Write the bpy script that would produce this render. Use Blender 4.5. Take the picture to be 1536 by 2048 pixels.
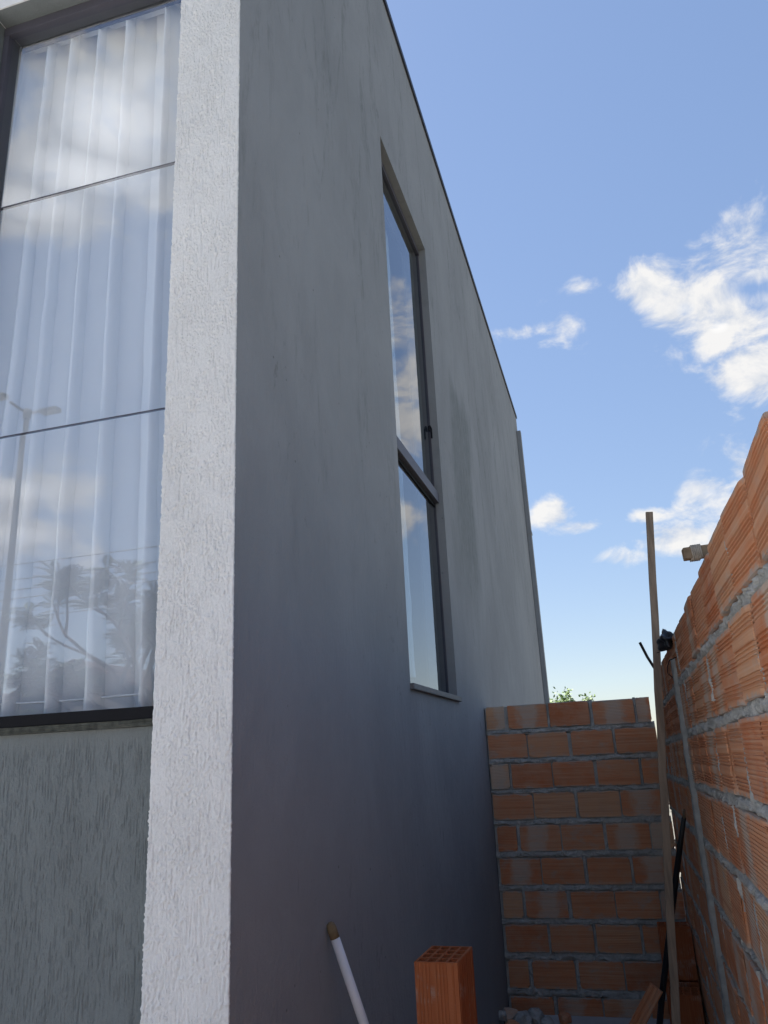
import bpy, bmesh, math, random
import numpy as np
from mathutils import Vector, Matrix, Euler
R = math.radians
random.seed(7)
rng = np.random.default_rng(7)
sc = bpy.context.scene
for o in list(bpy.data.objects): bpy.data.objects.remove(o)
COL = sc.collection

# ------------------------------------------------------------------ camera
MV = ((0.9595749695, 0.2775614859, -0.0466422491),
      (-0.1253853454, 0.2732066856, -0.9537487206),
      (-0.2519809377, 0.9210416541, 0.2969644398))
CAM = Vector((0, 0, 1.7))
cd = bpy.data.cameras.new('camera'); cam = bpy.data.objects.new('camera', cd); COL.objects.link(cam)
xr, yd, zf = (Vector(v) for v in MV)
rot = Matrix((xr, -yd, -zf)).transposed()
cam.matrix_world = Matrix.Translation(CAM) @ rot.to_4x4()
cd.sensor_fit = 'VERTICAL'; cd.sensor_height = 24; cd.lens = 1564.31 / 2048 * 24
cd.clip_start = 0.02; cd.clip_end = 3000
sc.camera = cam

# ------------------------------------------------------------------ sun, sky, exposure
SUN_EL, SUN_AZ = R(54), R(-60)        # behind the house, to the left: every face in view lies in its shade
SUN = Vector((math.sin(SUN_AZ) * math.cos(SUN_EL), math.cos(SUN_AZ) * math.cos(SUN_EL), math.sin(SUN_EL)))
sl = bpy.data.lights.new('sun', 'SUN'); sl.energy = 5.0; sl.angle = R(0.55); sl.color = (1, .955, .89)
so = bpy.data.objects.new('sun', sl); COL.objects.link(so)
so.rotation_euler = SUN.to_track_quat('Z', 'Y').to_euler()
so.location = (-20, -10, 30)
sc.view_settings.view_transform = 'Standard'; sc.view_settings.look = 'None'
sc.view_settings.gamma = 1; sc.view_settings.exposure = 1.82; sc.view_settings.use_curve_mapping = False

W = bpy.data.worlds.new('World'); sc.world = W; W.use_nodes = True
nt = W.node_tree; nt.nodes.clear()
def N(t, **k):
    n = nt.nodes.new(t)
    for a, b in k.items(): setattr(n, a, b)
    return n
def wmath(op, a, b=None, c=None, clamp=False):
    n = N('ShaderNodeMath', operation=op); n.use_clamp = clamp
    for i, v in enumerate((a, b, c)):
        if v is None: continue
        if isinstance(v, (int, float)): n.inputs[i].default_value = v
        else: nt.links.new(v, n.inputs[i])
    return n.outputs[0]
sky = N('ShaderNodeTexSky'); sky.sky_type = 'NISHITA'; sky.sun_disc = False
sky.sun_elevation = SUN_EL; sky.sun_rotation = math.atan2(SUN.x, SUN.y)
sky.altitude = 700; sky.air_density = 1.25; sky.dust_density = .35; sky.ozone_density = 2.5
tc = N('ShaderNodeTexCoord')
nrm = N('ShaderNodeVectorMath', operation='NORMALIZE'); nt.links.new(tc.outputs['Generated'], nrm.inputs[0])
D = nrm.outputs[0]
# cumulus clouds: (direction, half width, half height, weight) in radians on the sky
def azel(az, el): return Vector((math.sin(az) * math.cos(el), math.cos(az) * math.cos(el), math.sin(el)))
CLOUDS = [  # x, y, z, half width, half height, weight
    (.101, .856, .507, .030, .027, 1.1), (.136, .869, .477, .042, .036, 1.15), (.170, .876, .451, .043, .026, 1.15), (.206, .869, .449, .030, .026, 1.1), (.200, .895, .401, .036, .026, 1.1),
    (.215, .845, .490, .022, .010, .95), (.27, .87, .41, .06, .04, 1.1), (.006, .873, .487, .027, .018, 1.0), (-.042, .871, .489, .036, .008, .85), (.026, .852, .523, .021, .011, .72),
    (.139, .950, .278, .032, .020, 1.15), (.183, .941, .284, .028, .023, 1.15), (.070, .962, .263, .021, .009, .95), (.083, .970, .229, .044, .015, 1.1), (.038, .975, .219, .034, .012, 1.0),
    (-.050, .959, .280, .020, .012, 1.0), (-.010, .966, .260, .025, .006, .8),
    # street side of the sky
    (-.442, -.582, .683, .060, .045, 1.6), (-.40, -.575, .713, .05, .035, 1.3), (-.479, -.607, .635, .08, .026, 1.55), (-.55, -.588, .598, .08, .026, 1.4), (-.374, -.582, .722, .03, .02, .9),
    (-.634, -.707, .313, .08, .022, 1.3), (-.65, -.712, .262, .10, .022, 1.3),
    # east of the passage
    (.36, .79, .50, .16, .04, 1.0), (.45, .80, .40, .12, .03, .9), (.33, .90, .29, .14, .03, 1.0), (.62, .74, .27, .2, .03, .9),
]
rr = random.Random(5)
for i in range(7):   # the same scattered cumulus round the rest of the sky
    v = azel(R(75 + 28 * i + rr.uniform(-7, 7)) if i < 4 else R(245 + 22 * (i - 4) + rr.uniform(-7, 7)), R(rr.choice((16, 25, 34, 50)) + rr.uniform(-4, 4)))
    CLOUDS.append((v.x, v.y, v.z, rr.uniform(.08, .16), rr.uniform(.03, .05), rr.uniform(.9, 1.1)))
tot = None
for (x, y, z, su, sv, w) in CLOUDS:
    c = Vector((x, y, z)).normalized()
    n = N('ShaderNodeVectorMath', operation='MULTIPLY_ADD'); nt.links.new(D, n.inputs[0]); k = (1 / (su * 1.22), 1 / (su * 1.22), 1 / (sv * 1.22))
    n.inputs[1].default_value = k; n.inputs[2].default_value = (-c.x * k[0], -c.y * k[1], -c.z * k[2])
    d2 = N('ShaderNodeVectorMath', operation='DOT_PRODUCT'); nt.links.new(n.outputs[0], d2.inputs[0]); nt.links.new(n.outputs[0], d2.inputs[1])
    g = wmath('MULTIPLY', wmath('POWER', math.exp(-.55), d2.outputs['Value']), w)
    tot = g if tot is None else wmath('MAXIMUM', tot, g)
def wnoise(scale, detail, rough, dist, off=(0, 0, 0)):
    mp = N('ShaderNodeMapping'); nt.links.new(D, mp.inputs['Vector']); mp.inputs['Location'].default_value = off
    mp.inputs['Scale'].default_value = (1, 1, 1.5)
    n = N('ShaderNodeTexNoise'); nt.links.new(mp.outputs[0], n.inputs['Vector'])
    n.inputs['Scale'].default_value = scale; n.inputs['Detail'].default_value = detail
    n.inputs['Roughness'].default_value = rough; n.inputs['Distortion'].default_value = dist
    return n.outputs['Fac']
n1 = wnoise(13, 9, .60, .4); n1b = wnoise(13, 9, .60, .4, (SUN.x * .012, SUN.y * .012, .022))
dens = wmath('ADD', tot, wmath('MULTIPLY', wmath('SUBTRACT', n1, .5), 2.5))
cov = N('ShaderNodeMapRange', interpolation_type='SMOOTHSTEP'); nt.links.new(dens, cov.inputs['Value'])
cov.inputs['From Min'].default_value = .46; cov.inputs['From Max'].default_value = 1.1
cov.inputs['To Max'].default_value = .93
gate = N('ShaderNodeMapRange', interpolation_type='SMOOTHSTEP'); nt.links.new(tot, gate.inputs['Value'])
gate.inputs['From Min'].default_value = .05; gate.inputs['From Max'].default_value = .35
cfac = wmath('MULTIPLY', cov.outputs[0], gate.outputs[0])
shade = wmath('MULTIPLY', wmath('SUBTRACT', n1, n1b), 2.4)
sh = N('ShaderNodeMapRange'); nt.links.new(shade, sh.inputs['Value'])
sh.inputs['From Min'].default_value = -.40; sh.inputs['From Max'].default_value = .15
cr = N('ShaderNodeMix', data_type='RGBA'); nt.links.new(sh.outputs[0], cr.inputs['Factor'])
CL = 2.75
cr.inputs['A'].default_value = (.66 * CL, .71 * CL, .80 * CL, 1); cr.inputs['B'].default_value = (1.0 * CL, .98 * CL, .95 * CL, 1)
mx = N('ShaderNodeMix', data_type='RGBA'); nt.links.new(cfac, mx.inputs['Factor'])
gm = N('ShaderNodeGamma'); gm.inputs['Gamma'].default_value = .52; nt.links.new(sky.outputs[0], gm.inputs['Color'])
hs = N('ShaderNodeHueSaturation'); hs.inputs['Saturation'].default_value = 1.32; hs.inputs['Value'].default_value = .93; hs.inputs['Hue'].default_value = .508; nt.links.new(gm.outputs[0], hs.inputs['Color'])
tn = N('ShaderNodeVectorMath', operation='MULTIPLY'); nt.links.new(hs.outputs[0], tn.inputs[0]); tn.inputs[1].default_value = (.93, .965, 1.05)
nt.links.new(tn.outputs[0], mx.inputs['A']); vm = N('ShaderNodeVectorMath', operation='SCALE'); nt.links.new(cr.outputs['Result'], vm.inputs[0]); nt.links.new(wmath('MULTIPLY_ADD', wmath('SUBTRACT', tot, 1.12, clamp=True), 3.0, 1.0), vm.inputs['Scale'])   # thick cores shine
nt.links.new(vm.outputs[0], mx.inputs['B'])
bg = N('ShaderNodeBackground'); bg.inputs['Strength'].default_value = .10
nt.links.new(mx.outputs['Result'], bg.inputs['Color'])
wo = N('ShaderNodeOutputWorld'); nt.links.new(bg.outputs[0], wo.inputs['Surface'])
W.cycles.sampling_method = 'MANUAL'; W.cycles.sample_map_resolution = 1024

# ------------------------------------------------------------------ material helpers
class Mat:
    def __init__(s, name, rough=.8, spec=.3):
        s.m = bpy.data.materials.new(name); s.m.use_nodes = True; s.t = s.m.node_tree
        s.b = s.t.nodes['Principled BSDF']; s.b.inputs['Roughness'].default_value = rough
        s.b.inputs['Specular IOR Level'].default_value = spec
        s.tc = s.t.nodes.new('ShaderNodeTexCoord')
    def n(s, t, **k):
        n = s.t.nodes.new(t)
        for a, b in k.items(): setattr(n, a, b)
        return n
    def link(s, a, b): s.t.links.new(a, b)
    def put(s, sock, v):
        if isinstance(v, (int, float)): sock.default_value = v
        elif isinstance(v, tuple): sock.default_value = v if len(v) == len(sock.default_value) else (*v, 1)
        else: s.link(v, sock)
    def math(s, op, a, b=None, c=None, clamp=False):
        n = s.n('ShaderNodeMath', operation=op); n.use_clamp = clamp
        for i, v in enumerate((a, b, c)):
            if v is not None: s.put(n.inputs[i], v)
        return n.outputs[0]
    def coord(s, scale=(1, 1, 1), loc=(0, 0, 0), rotz=(0, 0, 0), src='Object'):
        m = s.n('ShaderNodeMapping'); s.link(s.tc.outputs[src], m.inputs[0])
        m.inputs['Scale'].default_value = scale; m.inputs['Location'].default_value = loc; m.inputs['Rotation'].default_value = rotz
        return m.outputs[0]
    def noise(s, vec, scale, detail=4, rough=.55, dist=0):
        n = s.n('ShaderNodeTexNoise'); s.link(vec, n.inputs['Vector'])
        n.inputs['Scale'].default_value = scale; n.inputs['Detail'].default_value = detail
        n.inputs['Roughness'].default_value = rough; n.inputs['Distortion'].default_value = dist
        return n.outputs['Fac']
    def ramp(s, v, lo, hi, a=0., b=1.):
        n = s.n('ShaderNodeMapRange', interpolation_type='SMOOTHSTEP'); s.put(n.inputs['Value'], v)
        for k, x in zip(('From Min', 'From Max', 'To Min', 'To Max'), (lo, hi, a, b)): n.inputs[k].default_value = x
        return n.outputs[0]
    def mix(s, f, a, b, mode='MIX'):
        n = s.n('ShaderNodeMix', data_type='RGBA', blend_type=mode)
        s.put(n.inputs['Factor'], f); s.put(n.inputs['A'], a); s.put(n.inputs['B'], b)
        return n.outputs['Result']
    def color(s, v): s.put(s.b.inputs['Base Color'], v)
    def bump(s, h, strength=.5, dist=.01):
        n = s.n('ShaderNodeBump'); n.inputs['Strength'].default_value = strength; n.inputs['Distance'].default_value = dist
        s.link(h, n.inputs['Height']); s.link(n.outputs[0], s.b.inputs['Normal'])

PAINT = (.265, .272, .275)
def m_plaster():
    m = Mat('smooth_grey_plaster', .9, .15)
    v = m.coord()
    big = m.noise(m.coord((1, .8, .6)), 1.1, 6, .62, .5)
    mid = m.noise(m.coord((1, 1, .75), rotz=(R(20), 0, 0)), 4.5, 6, .68, .8)
    streak = m.noise(m.coord((1, 2.6, .55), rotz=(R(13), 0, 0)), 1.9, 8, .7, .9)
    fine = m.noise(m.coord((1, 7, 2.6), rotz=(R(18), 0, 0)), 3.5, 7, .66, .5)
    grain = m.noise(v, 190, 3, .7)
    z = m.n('ShaderNodeSeparateXYZ'); m.link(v, z.inputs[0])
    up = m.ramp(z.outputs['Z'], 1.6, 4.2)
    c = m.mix(m.ramp(big, .3, .7), (.265, .269, .271), (.32, .324, .326))
    c = m.mix(m.ramp(mid, .45, .75, 0, .4), c, (.335, .338, .34))
    c = m.mix(m.ramp(grain, .55, .8, 0, .35), c, (.205, .207, .207))
    st = m.math('MULTIPLY', m.ramp(streak, .50, .68), up)
    st = m.math('MULTIPLY', st, m.ramp(fine, .36, .62))
    c = m.mix(m.math('MULTIPLY', st, .5), c, (.12, .132, .125))
    pits = m.n('ShaderNodeTexVoronoi'); m.link(v, pits.inputs['Vector']); pits.inputs['Scale'].default_value = 9
    c = m.mix(m.math('MULTIPLY', m.ramp(pits.outputs['Distance'], .05, .03), .6), c, (.10, .10, .10))
    # the old algae patch beyond the side window
    py = m.math('ABSOLUTE', m.math('SUBTRACT', z.outputs['Y'], m.math('MULTIPLY_ADD', z.outputs['Z'], .25, 5.0)))
    wob = m.math('MULTIPLY_ADD', m.noise(m.coord((1, 1, .4)), 3, 4), .8, -.4)
    pm = m.math('MULTIPLY', m.ramp(m.math('ADD', py, wob), .62, .3), m.ramp(m.math('ADD', z.outputs['Z'], wob), 4.75, 4.45))
    pm = m.math('MULTIPLY', pm, m.ramp(z.outputs['Z'], 2.5, 3.3))
    c = m.mix(m.math('MULTIPLY', pm, m.ramp(fine, .2, .75, .2, .58)), c, (.12, .135, .128))
    # dark scuffs left by the trowel
    sc1 = m.noise(m.coord((1, 6, 3), rotz=(R(35), 0, 0)), 2.3, 6, .7, 1.2)
    spot = m.noise(v, .9, 2)
    c = m.mix(m.math('MULTIPLY', m.math('MULTIPLY', m.ramp(sc1, .58, .70), m.ramp(spot, .50, .62)), .5), c, (.12, .125, .125))
    m.color(c)
    h = m.math('ADD', m.math('MULTIPLY', grain, .8), m.math('MULTIPLY', m.noise(m.coord((1, 3, 1), rotz=(R(25), 0, 0)), 9, 6, .62, .6), 2.6))
    h = m.math('ADD', h, m.math('MULTIPLY', m.ramp(pits.outputs['Distance'], .05, .03), -.6))
    m.bump(h, .5, .006)
    return m.m
def m_rough(name, col, var):
    m = Mat(name, .88, .2)
    n = m.noise(m.coord((1, 1, .35)), 5, 5, .6)
    g = m.noise(m.coord(), 160, 3, .6)
    c = m.mix(m.ramp(n, .3, .7), tuple(x * (1 - var) for x in col), tuple(x * (1 + var) for x in col))
    m.color(m.mix(m.ramp(g, .35, .75, 0, .25), c, tuple(min(1, x * 1.35) for x in col)))
    h = m.math('ADD', m.noise(m.coord((1, 1, .12)), 210, 3, .6), m.math('MULTIPLY', m.noise(m.coord(), 420, 2, .6), .7))
    m.bump(h, .7, .003)
    return m.m
def m_plain(name, col, rough=.6, spec=.3, var=.12, nscale=20, bump=.15, metal=0, stretch=(1, 1, 1)):
    m = Mat(name, rough, spec); m.b.inputs['Metallic'].default_value = metal
    n = m.noise(m.coord(stretch), nscale, 5, .6)
    m.color(m.mix(m.ramp(n, .25, .75), tuple(x * (1 - var) for x in col), tuple(min(1, x * (1 + var)) for x in col)))
    if bump: m.bump(m.noise(m.coord(stretch), nscale * 4, 4, .6), bump, .003)
    return m.m
def m_brick(dark=False):
    m = Mat('dark_fired_clay' if dark else 'fired_clay', .92, .12)
    oi = m.n('ShaderNodeObjectInfo'); rnd = oi.outputs['Random']
    r2 = m.math('FRACT', m.math('MULTIPLY', rnd, 17.31)); r3 = m.math('FRACT', m.math('MULTIPLY', rnd, 53.7))
    cr = m.n('ShaderNodeValToRGB'); m.link(rnd, cr.inputs[0])
    e = cr.color_ramp.elements
    e[0].position = 0; e[0].color = (.56, .185, .078, 1); e[1].position = 1; e[1].color = (.70, .43, .25, 1)
    for p, c in ((.3, (.62, .225, .098, 1)), (.55, (.66, .285, .14, 1)), (.8, (.63, .25, .115, 1))):
        x = e.new(p); x.color = c
    # each brick samples its own patch of the noise
    ofs = m.n('ShaderNodeVectorMath', operation='ADD'); m.link(m.tc.outputs['Object'], ofs.inputs[0])
    cx = m.n('ShaderNodeCombineXYZ'); m.link(m.math('MULTIPLY', rnd, 40), cx.inputs[0]); m.link(m.math('MULTIPLY', r2, 40), cx.inputs[1])
    m.link(cx.outputs[0], ofs.inputs[1]); vec = ofs.outputs[0]
    def nz(scale, st, d=5):
        mp = m.n('ShaderNodeMapping'); m.link(vec, mp.inputs[0]); mp.inputs['Scale'].default_value = st
        return m.noise(mp.outputs[0], scale, d, .62, .3)
    c = m.mix(m.ramp(nz(9, (1, 1, 1)), .3, .72, 0, .62), cr.outputs[0], (.60, .36, .225))
    c = m.mix(m.ramp(nz(7, (.08, 1, 16), 3), .52, .66, 0, .38), c, (.68, .45, .31))
    c = m.mix(m.ramp(nz(4, (.2, 1, 16)), .45, .7, 0, .4), c, (.42, .14, .06))
    if dark:
        c = m.mix(m.ramp(nz(5, (8, 8, .6)), .35, .7, 0, .6), (.36, .105, .040), (.47, .17, .075))
    # under-fired pale band across the middle of some bricks
    sx = m.n('ShaderNodeSeparateXYZ'); m.link(m.tc.outputs['Object'], sx.inputs[0])
    pos = m.math('SUBTRACT', sx.outputs['X'], m.math('MULTIPLY_ADD', r3, .12, -.06))
    band = m.ramp(m.math('ADD', m.math('ABSOLUTE', pos), m.math('MULTIPLY_ADD', nz(12, (1, 1, .8), 4), .16, -.08)), .10, .03)
    band = m.math('MULTIPLY', band, 0 if dark else m.math('GREATER_THAN', r2, .76))
    band = m.math('MULTIPLY', band, m.ramp(nz(3, (1, 1, 18)), .25, .6, .55, 1))
    c = m.mix(m.math('MULTIPLY', band, .75), c, (.58, .48, .38))
    # cement smears and dust
    sm = m.math('MULTIPLY', m.ramp(nz(6, (1, 1, 1.4), 7), .54, .74), .6)
    c = m.mix(sm, c, (.45, .40, .34))
    # mortar dragged along the long edges of the brick
    ez = m.math('ADD', m.math('ABSOLUTE', sx.outputs['Z']), m.math('MULTIPLY_ADD', nz(20, (1, 1, 1), 5), .06, -.03))
    c = m.mix(m.math('MULTIPLY', 0 if dark else m.ramp(ez, .084, .098), .7), c, (.40, .38, .34))
    m.color(c)
    h = m.math('ADD', nz(30, (.06, 1, 6)), m.math('MULTIPLY', nz(140, (1, 1, 1), 3), .6))
    m.bump(h, .3, .003)
    return m.m
def m_mortar():
    m = Mat('cement_mortar', .95, .1)
    v = m.coord()
    c = m.mix(m.ramp(m.noise(v, 14, 5, .6), .3, .7), (.38, .37, .34), (.53, .515, .475))
    c = m.mix(m.ramp(m.noise(v, 90, 3, .6), .58, .72, 0, .5), c, (.22, .215, .20))
    m.color(c); m.bump(m.math('ADD', m.noise(v, 120, 5, .7), m.math('MULTIPLY', m.noise(v, 35, 4, .6), 1.5)), .9, .006)
    return m.m
def m_glass(name, ior, tint):
    m = Mat(name); t = m.t; t.nodes.remove(m.b)
    fr = m.n('ShaderNodeFresnel'); fr.inputs['IOR'].default_value = ior
    geo = m.n('ShaderNodeNewGeometry')
    fac = m.math('MULTIPLY', fr.outputs[0], m.math('SUBTRACT', 1, geo.outputs['Backfacing']))
    gl = m.n('ShaderNodeBsdfGlossy'); gl.inputs['Roughness'].default_value = 0; gl.inputs['Color'].default_value = (.98, .985, 1, 1)
    tr = m.n('ShaderNodeBsdfTransparent'); tr.inputs['Color'].default_value = (*tint, 1)
    mx = m.n('ShaderNodeMixShader'); m.link(fac, mx.inputs[0]); m.link(tr.outputs[0], mx.inputs[1]); m.link(gl.outputs[0], mx.inputs[2])
    m.link(mx.outputs[0], t.nodes['Material Output'].inputs['Surface'])
    return m.m
def m_cloth():
    m = Mat('white_curtain_cloth'); t = m.t; t.nodes.remove(m.b)
    c = m.mix(m.ramp(m.noise(m.coord((1, 1, .3)), 6, 4), .3, .7), (.90, .915, .935), (.945, .955, .965))
    d = m.n('ShaderNodeBsdfDiffuse'); m.link(c, d.inputs['Color'])
    tl = m.n('ShaderNodeBsdfTranslucent'); m.link(c, tl.inputs['Color'])
    mx = m.n('ShaderNodeMixShader'); mx.inputs[0].default_value = .06; m.link(d.outputs[0], mx.inputs[1]); m.link(tl.outputs[0], mx.inputs[2])
    m.link(mx.outputs[0], t.nodes['Material Output'].inputs['Surface'])
    return m.m
def m_leaf(name, a, b):
    m = Mat(name, .6, .3)
    g = m.n('ShaderNodeNewGeometry')
    m.color(m.mix(g.outputs['Random Per Island'], a, b))
    m.b.inputs['Transmission Weight'].default_value = 0
    return m.m
def m_ground():
    m = Mat('packed_earth', .95, .1)
    v = m.coord()
    c = m.mix(m.ramp(m.noise(v, 1.3, 6, .6), .3, .7), (.10, .098, .082), (.17, .165, .145))
    c = m.mix(m.ramp(m.noise(v, 25, 4, .6), .55, .7, 0, .5), c, (.22, .215, .20))
    m.color(c); m.bump(m.noise(v, 18, 6, .65), .7, .03)
    return m.m
MT = dict(plaster=m_plaster(), rough=m_rough('combed_light_grey_render', (.70, .695, .68), .05),
          panel=m_rough('combed_dark_grey_render', (.17, .187, .187), .08),
          brick=m_brick(), darkbrick=m_brick(True), mortar=m_mortar(), glass=m_glass('coated_window_glass', 2.6, (.97, .985, 1.0)),
          sideglass=m_glass('clear_window_glass', 3.0, (.80, .86, .88)),
          cloth=m_cloth(), ground=m_ground(),
          frame=m_plain('dark_bronze_aluminium', (.075, .071, .088), .5, .35, .1, 6, .05),
          black=m_plain('black_gasket', (.008, .008, .010), .7, .15, .1, 10, .05),
          flash=m_plain('dark_roof_flashing', (.035, .037, .05), .5, .4, .1, 3, .05),
          granite=m_plain('mossy_granite', (.060, .062, .050), .75, .3, .55, 45, .4),
          sill=m_plain('grey_granite', (.16, .155, .15), .6, .3, .25, 90, .2),
          pipe=m_plain('grey_painted_metal', (.27, .275, .28), .6, .3, .06, 4, .04),
          inner=m_plain('white_inner_wall', (.75, .74, .72), .9, .1, .05, 3, .05),
          wood=m_plain('weathered_pine', (.27, .20, .145), .85, .15, .28, 9, .4, 0, (6, 6, .5)),
          oldwood=m_plain('old_timber', (.20, .145, .095), .85, .15, .3, 30, .4),
          twine=m_plain('pale_twine', (.36, .31, .25), .9, .1, .15, 60, .3),
          white=m_plain('white_painted_rod', (.74, .73, .74), .5, .3, .06, 12, .05),
          tan=m_plain('tan_rubber_tip', (.22, .16, .09), .8, .2, .2, 30, .2),
          blackpipe=m_plain('black_plastic', (.012, .012, .013), .45, .4, .2, 12, .1),
          steel=m_plain('rusty_dark_steel', (.03, .024, .02), .8, .3, .3, 40, .2, .4),
          conc=m_plain('cement_skim', (.33, .325, .30), .95, .1, .16, 22, .6),
          asphalt=m_plain('asphalt', (.10, .098, .095), .9, .2, .2, 8, .4),
          bounce_concrete=m_plain('pale_bounce_concrete', (.50, .495, .485), .95, .1, .12, 2, .5),  # kept pale so the slabs bounce light onto the walls
          paving=m_plain('concrete_paving', (.29, .288, .285), .9, .15, .15, 3, .3),
          bark=m_plain('bark', (.05, .04, .032), .95, .1, .3, 14, .6, 0, (1, 1, .3)),  # darkened so the street tree's limbs look backlit
          leafA=m_leaf('backlit_feathery_leaf', (.018, .034, .012), (.032, .052, .018)),  # backlit shade of the mirrored tree put into the leaf colour
          leafB=m_leaf('dark_conifer_leaf', (.03, .06, .025), (.055, .09, .035)),
          leafC=m_leaf('fresh_leaf', (.07, .13, .025), (.13, .20, .05)),
          tile=m_plain('dull_roof_tile', (.065, .045, .038), .9, .1, .25, 6, .4),
          wallfar=m_plain('street_house_wall', (.12, .115, .11), .9, .1, .1, 2, .2),
          lamp=m_plain('silhouette_lamp_metal', (.016, .017, .018), .8, .1, .08, 5, .05),  # near-black colour stands in for the lamp standing against the light
          lens=m_plain('lamp_lens', (.10, .10, .10), .3, .5, .05, 5, 0),
          cable=m_plain('black_cable', (.015, .015, .015), .6, .3, .1, 5, 0),
          plastic=m_plain('black_plastic_bag', (.014, .014, .016), .35, .5, .3, 20, .6))

# ------------------------------------------------------------------ mesh helpers
def link(o, parent=None):
    COL.objects.link(o)
    if parent: o.parent = parent
    return o
def empty(name, loc=(0, 0, 0), label=None, cat=None, group=None):
    o = bpy.data.objects.new(name, None); o.location = loc; o.empty_display_size = .1; link(o)
    tag(o, label, cat, group); return o
def tag(o, label=None, cat=None, group=None, kind=None):
    if label: o['label'] = label
    if cat: o['category'] = cat
    if group: o['group'] = group
    if kind: o['kind'] = kind
    return o
def from_bm(name, bm, mat, parent=None, smooth=False, loc=None):
    me = bpy.data.meshes.new(name); bm.normal_update(); bm.to_mesh(me); bm.free()
    return from_me(name, me, mat, parent, smooth, loc)
def from_me(name, me, mat, parent=None, smooth=False, loc=None):
    if mat: me.materials.append(MT[mat] if isinstance(mat, str) else mat)
    if smooth:
        for p in me.polygons: p.use_smooth = True
    o = bpy.data.objects.new(name, me); link(o, parent)
    if loc is not None: o.location = loc
    return o
def box(bm, x0, x1, y0, y1, z0, z1, bev=0):
    vs = [bm.verts.new((x, y, z)) for x in (x0, x1) for y in (y0, y1) for z in (z0, z1)]
    fs = [bm.faces.new([vs[i] for i in q]) for q in ((0, 1, 3, 2), (4, 6, 7, 5), (0, 4, 5, 1), (2, 3, 7, 6), (0, 2, 6, 4), (1, 5, 7, 3))]
    if bev:
        es = list({e for f in fs for e in f.edges})
        bmesh.ops.bevel(bm, geom=es, offset=bev, segments=2, affect='EDGES', profile=.6)
    return vs
def boxo(name, dims, mat, parent=None, bev=0):
    bm = bmesh.new(); box(bm, *dims, bev=bev); bmesh.ops.recalc_face_normals(bm, faces=bm.faces)
    return from_bm(name, bm, mat, parent)
def tube(bm, pts, rad, seg=8, cap=True):
    pts = [Vector(p) for p in pts]; rings = []
    if isinstance(rad, (int, float)): rad = [rad] * len(pts)
    ref = None
    for i, p in enumerate(pts):
        t = (pts[min(i + 1, len(pts) - 1)] - pts[max(i - 1, 0)]).normalized()
        if ref is None: ref = t.orthogonal().normalized()
        ref = (ref - t * ref.dot(t)).normalized(); b = t.cross(ref)
        rings.append([bm.verts.new(p + (ref * math.cos(2 * math.pi * k / seg) + b * math.sin(2 * math.pi * k / seg)) * rad[i]) for k in range(seg)])
    for a, b2 in zip(rings, rings[1:]):
        for k in range(seg): bm.faces.new((a[k], a[(k + 1) % seg], b2[(k + 1) % seg], b2[k]))
    if cap:
        bm.faces.new(list(reversed(rings[0]))); bm.faces.new(rings[-1])
def tubeo(name, pts, rad, mat, parent=None, seg=10):
    bm = bmesh.new(); tube(bm, pts, rad, seg); return from_bm(name, bm, mat, parent, True)
def grid_mesh(name, P, flip=False):
    """P: (n, m, 3) array of points -> mesh"""
    n, m = P.shape[:2]
    me = bpy.data.meshes.new(name)
    idx = np.arange(n * m).reshape(n, m)
    q = np.stack([idx[:-1, :-1], idx[1:, :-1], idx[1:, 1:], idx[:-1, 1:]], -1).reshape(-1, 4)
    if flip: q = q[:, ::-1]
    me.vertices.add(n * m); me.vertices.foreach_set('co', P.reshape(-1).astype(np.float32))
    me.loops.add(q.size); me.loops.foreach_set('vertex_index', q.reshape(-1).astype(np.int32))
    me.polygons.add(len(q)); me.polygons.foreach_set('loop_start', np.arange(0, q.size, 4, dtype=np.int32))
    me.update(calc_edges=True); me.validate(); return me
TAB = rng.random((512, 512))
def vnoise(x, y):
    xi = np.floor(x).astype(int); yi = np.floor(y).astype(int); fx = x - xi; fy = y - yi
    fx = fx * fx * (3 - 2 * fx); fy = fy * fy * (3 - 2 * fy)
    g = lambda a, b: TAB[a % 512, b % 512]
    return (g(xi, yi) * (1 - fx) + g(xi + 1, yi) * fx) * (1 - fy) + (g(xi, yi + 1) * (1 - fx) + g(xi + 1, yi + 1) * fx) * fy
def fbm(x, y, o=4, r=.5):
    s = 0; a = 1; t = 0
    for i in range(o): s = s + a * vnoise(x * 2 ** i + 17.3 * i, y * 2 ** i + 9.1 * i); t += a; a *= r
    return s / t

# ------------------------------------------------------------------ ground and street
XR_ = .285
bm = bmesh.new()
bmesh.ops.create_grid(bm, x_segments=60, y_segments=60, size=1)
for v in bm.verts:
    s = lambda t: math.copysign(abs(t) ** 3, t)
    v.co = Vector((s(v.co.x) * 900, s(v.co.y) * 900 + 3, 0))
g = from_bm('ground', bm, 'ground'); g['kind'] = 'structure'; g.location.z = 0.0
o = boxo('pavement', (-60, 40, -8.6, -5.6, -.02, .12), 'paving'); o['kind'] = 'structure'
o = boxo('front_bounce_slab', (-14, XR_ - .004, -5.6, 1.95, -.03, .008), 'bounce_concrete'); o['kind'] = 'structure'  # unseen pale slab added to throw light up the house front
o = boxo('passage_bounce_slab', (-.95, XR_ - .004, 1.9505, 6.4, -.03, .006), 'bounce_concrete'); o['kind'] = 'structure'  # pale slab added to lift the light low in the passage
bm = bmesh.new(); box(bm, -80, 60, -15.6, -8.6, -.02, .006); o = from_bm('road', bm, 'asphalt'); o['kind'] = 'structure'

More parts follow.
